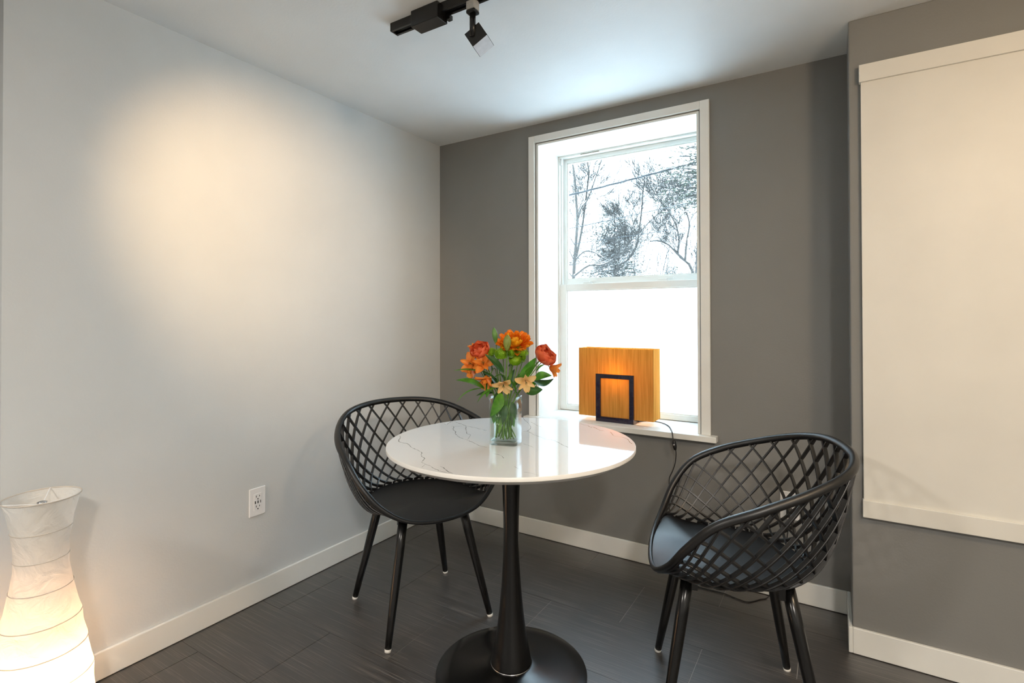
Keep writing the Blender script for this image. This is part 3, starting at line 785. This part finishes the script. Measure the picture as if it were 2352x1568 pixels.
# --- large orange bloom
GB = [petal_mesh('petal', M['gerbera'], .052, .024, .35, .22, .38), petal_mesh('petal', M['gerbera_y'], .044, .026, .6, .28, .38)]
def gerbera(pos, face, foot, lab, s=1.0):
    t = thing('orange_gerbera', (0,0,0), 0, lab, 'flower', 'cut flowers in the glass vase')
    n = bdir(*face); P = bq(*pos)
    stem_to(t, P - n*.01, *foot, rad=.0023, tip=n)
    A, B, N = frame_of(n, .1)
    for layer, (cnt, op, ss, kind) in enumerate(((17, 1.45, 1.12, 0), (15, 1.15, 1.02, 0), (12, .85, .98, 1), (9, .5, .9, 1), (5, .22, .8, 0))):
        for k in range(cnt):
            a = 2*PI*k/cnt + layer*.31 + rf.uniform(-.06, .06); rad_ = A*math.cos(a)+B*math.sin(a)
            o = op + rf.uniform(-.1, .1)
            X = (rad_*math.sin(o) + N*math.cos(o)).normalized(); Y = N.cross(rad_).normalized(); Z = X.cross(Y)
            kk = kind if rf.random() < .75 else 1-kind
            inst('petal', GB[kk], t, m4(X, Y, Z, P - N*.012*s + rad_*.003, s*ss*rf.uniform(.9, 1.06)))
    MB().lathe([(.003, -.022), (.014, -.016), (.016, -.008), (.004, 0)], 16).build('calyx', M['stem'], t, smooth=True).matrix_local = m4(A, B, N, P)
    return t
# --- green button chrysanthemum
def mum(pos, face, foot, lab, R=.024, flat=.55):
    t = thing('green_chrysanthemum', (0,0,0), 0, lab, 'flower', 'cut flowers in the glass vase')
    n = bdir(*face); P = bq(*pos)
    stem_to(t, P - n*.006, *foot, rad=.0014, tip=n)
    A, B, N = frame_of(n, .2); mb = MB()
    cnt = 170; ga = PI*(3-math.sqrt(5))
    for i in range(cnt):
        f = (i+.5)/cnt; th_ = math.acos(1-1.25*f); a = i*ga
        rad_ = A*math.cos(a)+B*math.sin(a)
        d = rad_*math.sin(th_) + N*(math.cos(th_)*flat)
        c0 = P + d*(R*.45); c1 = P + d*(R*.85); c2 = P + d*R + N*(.0025+.002*rf.random()) + rad_*rf.uniform(-.001, .001)
        w = .0014+.0006*f; Y = N.cross(rad_).normalized()*w
        b = len(mb.v)
        mb.v += [tuple(c0-Y*.6), tuple(c0+Y*.6), tuple(c1+Y), tuple(c1-Y), tuple(c2)]
        mb.f += [(b, b+1, b+2, b+3), (b+3, b+2, b+4)]
    core = MB().lathe([(.002, -.4), (.55, -.25), (.62, 0), (.5, .35*flat*2), (.2, .5*flat*2), (.02, .52*flat*2)], 16)
    mb2 = [P + (A*x+B*y+N*z)*R for x, y, z in core.v]
    b = len(mb.v); mb.v += [tuple(p) for p in mb2]; mb.f += [tuple(b+i for i in f) for f in core.f]
    mb.build('flower_head', M['mum'], t)
    MB().lathe([(.001, -.010), (.008, -.006), (.010, -.001)], 12).build('calyx', M['stem'], t, smooth=True).matrix_local = m4(A, B, N, P - N*.004)
    return t
# --- lily bud
def lily_bud(base, tip, R, foot, lab, mat):
    t = thing('lily_bud', (0,0,0), 0, lab, 'flower', 'cut flowers in the glass vase')
    A_, B_ = bq(*base), bq(*tip); ax = (B_-A_); L = ax.length; ax.normalize()
    stem_to(t, A_, *foot, rad=.0016, tip=ax)
    A, B, N = frame_of(ax, .3)
    rs = []
    for z, r in ((0, .22), (.08, .42), (.22, .72), (.42, .96), (.62, 1.0), (.80, .78), (.92, .45), (1, .08)):
        rs.append([A_ + N*(L*z) + (A*math.cos(2*PI*k/24)+B*math.sin(2*PI*k/24))*(R*r*(1-.16*abs(math.cos(1.5*2*PI*k/24))**6)) for k in range(24)])
    MB().rings(rs).build('bud', M[mat], t, smooth=True)
    return t

gb = gerbera((.031, .000, 1.072), (.05, -.55, .85), (.012, .010), 'large orange and yellow gerbera at the top of the bouquet', 1.14)
r1 = rose((-.080, -.010, 1.052), (-.25, -.55, .75), (-.018, .004), 'coral rose above the streaked lilies, on the wall side of the bouquet', 1.0)
r2 = rose((.1275, .000, 1.034), (.55, -.40, .62), (-.014, .012), 'coral rose leaning towards the window', 1.12)
a1 = alstro((-.115, -.020, 1.0125), (-.45, -.80, .25), (.016, -.010), 'orange streaked lily blossom below the coral rose, next to a thin leaf', s=.95, opening=.95)
a2 = alstro((-.069, -.045, 1.0185), (.0, -.85, .45), (.004, -.014), 'orange streaked lily blossom open in front of the coral rose', s=.98, opening=.95, twist=.4)
a3 = alstro((-.112, .000, .982), (-.75, -.35, -.30), (.020, .004), 'orange lily blossom drooping towards the pale grey wall', s=1.0, opening=.6)
a4 = alstro((-.062, -.035, .955), (-.50, -.45, -.65), (.010, -.004), 'orange lily trumpet pointing down over a broad leaf', s=1.15, opening=.5)
a5 = alstro((-.006, -.055, .941), (-.05, -.70, -.65), (-.004, -.018), 'pale peach lily blossom just above the vase rim, over the hanging leaf', 'alstro_pale', s=.95, opening=.95, twist=.3)
a6 = alstro((.066, -.045, .951), (.10, -.75, -.30), (-.010, -.010), 'pale peach lily blossom beside the curled leaf', 'alstro_pale', s=.92, opening=1.0, twist=.9)
a7 = alstro((.160, .005, .990), (.80, -.25, -.35), (-.020, .006), 'orange lily trumpet under the coral rose near the window', s=.95, opening=.55)
a8 = alstro((-.106, .025, 1.061), (-.40, -.20, .85), (.014, .012), 'small orange lily blossom peeking out behind the coral rose', s=.72, opening=.45)
mum((-.010, -.025, 1.041), (-.1, -.55, .8), (-.006, .000), 'lime green chrysanthemum below the olive lily bud', .027)
mum((.050, -.015, 1.046), (.25, -.35, .9), (.000, .012), 'lime green chrysanthemum tucked under the gerbera petals', .026)
mum((-.047, -.010, 1.044), (-.45, -.35, .8), (.008, .008), 'lime green chrysanthemum next to the coral rose', .022)
mum((.030, -.030, 1.022), (.15, -.6, .5), (-.004, -.008), 'lime green chrysanthemum lowest of the green cluster', .022)
mum((.056, -.020, 1.028), (.2, -.5, .85), (.006, -.006), 'tiny closed green chrysanthemum hanging beside the cluster', .010, 1.0)
mum((.0185, -.050, 1.044), (.05, -.6, .8), (.002, -.012), 'tiny closed green chrysanthemum in front of the cluster', .011, 1.0)
lily_bud((-.030, .000, 1.073), (-.037, .000, 1.126), .0090, (.000, .016), 'slim green lily bud standing above the bouquet', 'bud_green')
lily_bud((.006, -.045, 1.052), (.007, -.042, 1.104), .0130, (.010, -.012), 'olive brown lily bud in front of the gerbera', 'bud')
# foliage on the stems
leaf(a4, (-.066, -.030, .933), (-.155, -.045, .962), .030, 'leaf', .010, .5)
leaf(a1, (-.070, -.020, .985), (-.165, -.030, .990), .012, 'leaf', .006, .4)
leaf(a3, (-.072, -.010, .932), (-.157, -.020, .887), .010, 'leaf', .014, .3)
leaf(a5, (-.028, -.040, .938), (-.088, -.055, .892), .014, 'leaf', .010, .3)
leaf(a5, (-.012, -.042, .920), (-.046, -.070, .852), .036, 'leaf', .010, 1.3)
leaf(a2, (-.006, -.030, .985), (-.064, -.055, 1.044), .026, 'leaf_dark', .006, 1.1)
leaf(r2, (.047, -.010, .960), (.098, -.015, 1.030), .040, 'leaf', -.008, -.9)
leaf(r2, (.040, -.005, .955), (.086, -.020, 1.005), .022, 'leaf', -.006, -.9)
leaf(a7, (.093, -.005, .960), (.148, -.015, .972), .028, 'leaf', .014, -1.0)
leaf(a7, (.092, .000, .952), (.155, -.010, .962), .036, 'leaf_dark', -.016, -.5)
leaf(a6, (.062, -.020, .925), (.118, -.030, .930), .034, 'leaf_dark', -.006, -1.0)
leaf(a6, (.004, -.045, .968), (.034, -.055, .912), .016, 'leaf', .010, .8)
leaf(a2, (-.036, -.030, .968), (.012, -.055, .967), .014, 'leaf', .010, .2)
leaf(a4, (-.055, -.020, .955), (-.060, -.030, .905), .018, 'leaf', .006, .9)
leaf(gb, (.020, -.010, .930), (.055, -.040, .885), .020, 'leaf_dark', .006, .6)
leaf(gb, (-.010, -.008, .925), (-.040, -.020, .880), .020, 'leaf_dark', .006, .6)
leaf(r1, (-.018, -.008, .870), (-.030, -.022, .815), .026, 'leaf', .002, 1.3)
leaf(r1, (.002, -.010, .850), (.006, -.018, .790), .018, 'leaf', .002, 1.3)
leaf(gb, (.020, -.008, .850), (.012, -.016, .800), .016, 'leaf_dark', .002, 1.3)

for o_, a_, b_, w_, m_, tw in (
    (gb, (-.020,.010,.925), (-.055,-.005,.975), .026, 'leaf_dark', .9), (gb, (.015,.012,.930), (.030,.020,.990), .030, 'leaf_dark', 1.2),
    (r1, (-.025,.000,.930), (-.075,.020,.985), .028, 'leaf_dark', .8), (r1, (-.045,.010,.985), (-.060,-.020,1.030), .022, 'leaf_dark', .9),
    (r1, (-.030,-.015,.950), (-.070,-.035,.985), .024, 'leaf_dark', .7), (r2, (.030,.010,.940), (.075,.020,.985), .026, 'leaf_dark', -.8),
    (a6, (.030,-.015,.930), (.050,-.030,.975), .020, 'leaf', -1.0), (a5, (.005,-.020,.935), (-.020,-.035,.985), .020, 'leaf_dark', .9),
    (a3, (-.040,.000,.915), (-.095,.005,.905), .018, 'leaf_dark', .5), (a8, (-.100,.020,1.020), (-.130,.005,1.040), .014, 'leaf', .8),
    (gb, (.010,.005,1.000), (.050,.000,1.010), .020, 'leaf_dark', .6), (r1, (-.010,.005,.990), (-.045,.010,1.015), .022, 'leaf_dark', .7),
    (r2, (.060,.000,.935), (.100,.010,.945), .026, 'leaf', -1.1), (a7, (.100,-.005,.985), (.128,-.010,1.008), .012, 'leaf', -.6),
    (gb, (-.030,.010,.880), (-.038,.008,.815), .024, 'leaf', 1.1), (r2, (.022,.004,.885), (.034,-.004,.830), .022, 'leaf_dark', -1.1), (a6, (.000,-.020,.880), (-.010,-.026,.820), .020, 'leaf_dark', 1.3),
    (gb, (-.004,.010,.865), (-.022,.012,.800), .020, 'leaf', 1.2), (r2, (.016,.006,.860), (.028,.000,.805), .018, 'leaf', -1.2),
    (a2, (.006,-.016,.845), (.014,-.022,.795), .014, 'stem', 1.2), (a1, (-.014,-.016,.840), (-.022,-.020,.785), .012, 'stem', 1.2)):
    leaf(o_, a_, b_, w_, m_, .005, tw)

# ------------------------------------------------------------------ outdoors: snow, bare trees, evergreens, cables
g_ = MB().box(-25, 25, .6, 45, -.6, -.4).build('ground', M['snow']); g_['kind'] = 'structure'
tag(g_, 'snow covered ground outside the window', 'ground')

def branchy(mb, sn, p, d, L, r, depth, rg, spread, upb, ns=4, droop=0.):
    pts = [p]; q = p.copy(); v = d.normalized()
    for i in range(ns):
        v = (v + Vector((rg.uniform(-1,1), rg.uniform(-1,1), rg.uniform(-.6,1)*.6+upb))*.16).normalized()
        q = q + v*(L/ns); pts.append(q.copy())
    rads = [max(.0032, r*(1-.6*i/ns)) for i in range(ns+1)]
    n = 6 if r > .02 else (4 if r > .006 else 3)
    mb.tube(pts, rads, n, caps=False)
    if sn is not None and r > .005:
        f = 1-abs(v.z)
        if f > .2: sn.tube([pp_ + Vector((0,0,rads[i]*.75)) for i, pp_ in enumerate(pts)], [x*(.45+.5*f) for x in rads], 4, caps=False)
    if depth == 0: return
    k = rg.choice((2, 3, 3)) if depth > 1 else rg.choice((2, 3, 4))
    for i in range(k):
        t = rg.uniform(.3, 1.0); j = min(int(t*ns), ns-1); b = pts[j].lerp(pts[j+1], t*ns-j)
        side = Vector((rg.uniform(-1,1), rg.uniform(-1,1), rg.uniform(-.5,.6))).normalized()
        nd = (v + side*spread).normalized()
        branchy(mb, sn, b, nd, L*rg.uniform(.5,.78), r*rg.uniform(.42,.60), depth-1, rg, spread, upb, max(2, ns-1))
    branchy(mb, sn, pts[-1], v, L*.68, r*.47, depth-1, rg, spread, upb, max(2, ns-1))

def bare_tree(base, stems, seed, lab, depth=4, spread=.75, upb=.25, snow=True):
    t = thing('bare_tree', base, 0, lab, 'tree', 'winter trees outside the window')
    rg = random.Random(seed); mb = MB(); sn = MB() if snow else None; tr = MB()
    for pts, r in stems:
        P = smooth_path([Vector(p)-Vector(base) for p in pts], 14)
        rads = [max(.006, r*(1-.6*i/14)) for i in range(15)]
        tr.tube(P, rads, 8)
        if sn is not None:
            for i in range(14):
                dv = (P[i+1]-P[i]).normalized(); f = 1-abs(dv.z)
                if f > .25: sn.tube([P[i]+Vector((0,0,rads[i]*.7)), P[i+1]+Vector((0,0,rads[i+1]*.7))], [rads[i]*(.5+.4*f), rads[i+1]*(.5+.4*f)], 5)
        for i in range(3, 15):
            v = (P[min(i+1,14)]-P[max(i-1,0)]).normalized()
            for q in range(1 if i < 13 else 2):
                side = Vector((rg.uniform(-1,1), rg.uniform(-1,1), rg.uniform(-.2,.6))).normalized()
                branchy(mb, sn, P[i], (v*.7+side*spread).normalized(), rg.uniform(.24,.52)*(1.1-.03*i), max(rads[i]*.40, .005), depth-1, rg, spread, upb)
    tr.build('trunk', M['bark'], t, smooth=True)
    mb.build('branches', M['bark'], t, smooth=True)
    if sn is not None and sn.v: sn.build('snow_cap', M['snow'], t, smooth=True)
    return t

bare_tree((-1.78, 5.68, -0.4), [([(-1.78,5.68,-0.4),(-1.78,5.68,1.31),(-1.83,5.78,1.88),(-1.85,5.9,2.32),(-1.72,5.69,2.7),(-1.77,5.81,2.93),(-1.84,5.9,3.34),(-1.75,5.67,3.51),(-1.83,5.76,3.81),(-1.91,5.85,4.1)], 0.034), ([(-1.72,5.7,2.9),(-1.69,5.85,3.09),(-1.65,6.02,3.27),(-1.46,5.85,3.51),(-1.41,6.02,3.89),(-1.43,6.14,4.18)], 0.016), ([(-1.88,5.96,2.16),(-1.84,6.12,2.66),(-1.84,6.25,3.03),(-1.7,6.05,3.35),(-1.71,6.18,3.76),(-1.78,6.28,3.98),(-1.67,6.06,4.2)], 0.022), ([(-1.73,5.58,1.86),(-1.55,5.78,2.05),(-1.41,5.95,2.06),(-1.16,5.76,2.09),(-1.02,5.92,2.24),(-0.96,6.04,2.38)], 0.020), ([(-1.7,5.6,2.15),(-1.6,5.74,2.29),(-1.47,5.9,2.27),(-1.24,5.71,2.15),(-1.17,5.83,2.08)], 0.014)], 3, 'bare forked tree with snowy boughs, beside the evergreen outside the window')
bare_tree((-1.69, 7.14, -0.4), [([(-1.69,7.14,-0.4),(-1.69,7.14,1.33),(-1.64,7.31,2.09),(-1.46,7.56,2.33),(-1.25,7.4,2.54),(-1.25,7.54,2.84),(-1.24,7.68,3.24),(-1.14,7.46,3.57),(-1.15,7.59,3.82)], 0.026), ([(-1.21,7.42,2.8),(-1.03,7.68,3.09),(-0.87,7.91,3.3),(-0.67,7.75,3.35)], 0.012), ([(-1.23,7.41,2.81),(-1.43,7.43,3.01),(-1.65,7.43,3.13)], 0.010)], 8, 'bare upright tree with a bent trunk in the middle of the window view')
bare_tree((-0.08, 6.96, -0.4), [([(-0.08,6.96,-0.4),(-0.08,6.96,1.32),(-0.13,7.07,1.98),(-0.27,7.12,2.18),(-0.32,6.8,2.27),(-0.47,6.85,2.44),(-0.68,6.86,2.54),(-0.72,6.55,2.49)], 0.028), ([(-0.32,6.8,2.28),(-0.33,6.94,2.54),(-0.41,7.02,2.84),(-0.52,6.67,3.13),(-0.73,6.68,3.31)], 0.017), ([(-0.21,6.88,2.15),(-0.21,7.01,2.51),(-0.2,7.16,2.87),(-0.25,6.84,3.16),(-0.35,6.92,3.46)], 0.019), ([(-0.14,6.91,2.83),(-0.09,7.08,3.0),(-0.03,7.26,3.11)], 0.010)], 15, 'bare arching tree below the pine bough outside the window')
bare_tree((-3.6, 12.5, -.4), [([(-3.6,12.5,-.4),(-3.55,12.5,1.5),(-3.5,12.5,2.8),(-3.45,12.5,3.6)], .030)], 21, 'slender bare tree standing behind the evergreen outside', 3, snow=False)
bare_tree((-1.3, 12.5, -.4), [([(-1.3,12.5,-.4),(-1.28,12.5,1.5),(-1.25,12.5,2.8),(-1.2,12.5,3.6)], .030)], 29, 'slender bare tree standing behind the arching tree outside', 3, snow=False)

def shrub(base, seed, lab, n=20, L=2.3, lean=.42):
    t = thing('bare_shrub', base, 0, lab, 'shrub', 'winter shrubs outside the window'); rg = random.Random(seed); mb = MB()
    for i in range(n):
        a = rg.uniform(0, 2*PI); d = Vector((math.cos(a)*rg.uniform(.05, lean), math.sin(a)*lean*.6, 1)).normalized()
        branchy(mb, None, Vector((rg.uniform(-.12,.12), rg.uniform(-.12,.12), 0)), d, L*rg.uniform(.55, .8), .008, 2, rg, .38, .18, 4)
    mb.build('twigs', M['bark'], t); return t
shrub((-1.02, 6.9, -.4), 5, 'fan-shaped leafless shrub behind the upright bare tree outside')
shrub((-.62, 7.9, -.4), 6, 'leafless shrub beside the arching bare tree outside', 14, 2.2)

def conifer(base, height, R, seed, lab, n=900, zlo=.6, sparse=1.0, snowf=.45, leafy=.10):
    t = thing('evergreen_tree', base, 0, lab, 'tree', 'evergreens outside the window'); rg = random.Random(seed)
    MB().tube([(0,0,0),(0,0,height*.98)], [.07, .008], 8).build('trunk', M['bark'], t)
    fo = MB(); sn = MB(); br = MB()
    nb_ = n//14
    for i in range(nb_):
        f = rg.random()**.8; z = zlo + (height-zlo)*(1-f) if f > .02 else height-.05
        f2 = (height-z)/(height-zlo); L = R*(.12+.95*f2)*rg.uniform(.55, 1.1); a = rg.uniform(0, 2*PI)
        d = Vector((math.cos(a), math.sin(a), rg.uniform(-.1, .35))).normalized()
        p0 = Vector((0,0,z)); p1 = p0 + d*L + Vector((0,0,-.12*L))
        br.tube([p0, p0.lerp(p1,.5)+Vector((0,0,.03)), p1], [.012*f2+.003, .007*f2+.002, .002], 4, caps=False)
        for k in range(int(14*sparse*(.5+L*1.6))):
            q = p0.lerp(p1, rg.uniform(.25, 1.05)) + Vector((rg.gauss(0,.05), rg.gauss(0,.05), rg.gauss(0,.04)))
            e = (d + Vector((rg.uniform(-1,1), rg.uniform(-1,1), rg.uniform(-1,.5)))*.8).normalized()
            w = e.orthogonal(); w.rotate(Matrix.Rotation(rg.uniform(0, 2*PI), 3, e)); w.normalize()
            ln = leafy*rg.uniform(.6, 1.2); wd = ln*.11
            m_ = fo
            b = len(m_.v); m_.v += [tuple(q), tuple(q+e*ln*.5+w*wd), tuple(q+e*ln), tuple(q+e*ln*.5-w*wd)]; m_.f.append((b, b+1, b+2, b+3))
            if rg.random() < snowf:
                q2 = q + Vector((0,0,.012)); s_ = ln*.45
                b = len(sn.v); sn.v += [tuple(q2+Vector((s_*.6,0,0))), tuple(q2+Vector((0,s_*.6,.008))), tuple(q2+Vector((-s_*.6,0,0))), tuple(q2+Vector((0,-s_*.6,.008))), tuple(q2+Vector((0,0,s_*.4)))]
                sn.f += [(b,b+1,b+4),(b+1,b+2,b+4),(b+2,b+3,b+4),(b+3,b,b+4)]
    br.build('boughs', M['bark'], t); fo.build('needles', M['needle'], t); sn.build('snow_patches', M['snow'], t)
    return t
conifer((-1.94, 8.04, -.4), 4.02, 1.2, 2, 'snow dusted evergreen with a pointed top outside the window', 6500, .9, .8, .55, .085)
conifer((.68, 4.97, -.4), 6.2, .80, 7, 'tall pine with drooping boughs at the edge of the window view', 3600, 3.1, .9, .45, .075)
conifer((-1.70, 11.74, -.4), 2.95, .7, 9, 'small dark evergreen far behind the shrubs outside', 2200, .9, .8, .4, .09)

def cable(p0, p1, sag, strands, r, lab):
    t = thing('utility_cable', (0,0,0), 0, lab, 'cable', 'overhead cables outside the window')
    a, b = Vector(p0), Vector(p1)
    for s in range(strands):
        P = []
        for i in range(121):
            f = i/120; q = a.lerp(b, f) - Vector((0,0,sag*4*f*(1-f))); an = f*60 + s*2*PI/strands
            off = (r*1.2 if strands > 1 else 0)
            P.append(q + Vector((0, math.cos(an)*off, math.sin(an)*off)))
        MB().tube(P, r, 5).build('strand', M['wire'], t, smooth=True)
    return t
cable((-3.04, 1.61, 1.92), (2.34, 7.76, 4.43), .06, 3, .0065, 'thick twisted overhead cable crossing in front of the trees')
cable((-3.49, 2.04, 1.70), (2.40, 8.50, 3.85), .05, 1, .0060, 'thin overhead cable below the thick twisted cable')
cable((-3.94, 2.47, 1.77), (2.45, 9.25, 3.35), .05, 1, .0050, 'lowest thin overhead cable in front of the evergreen')
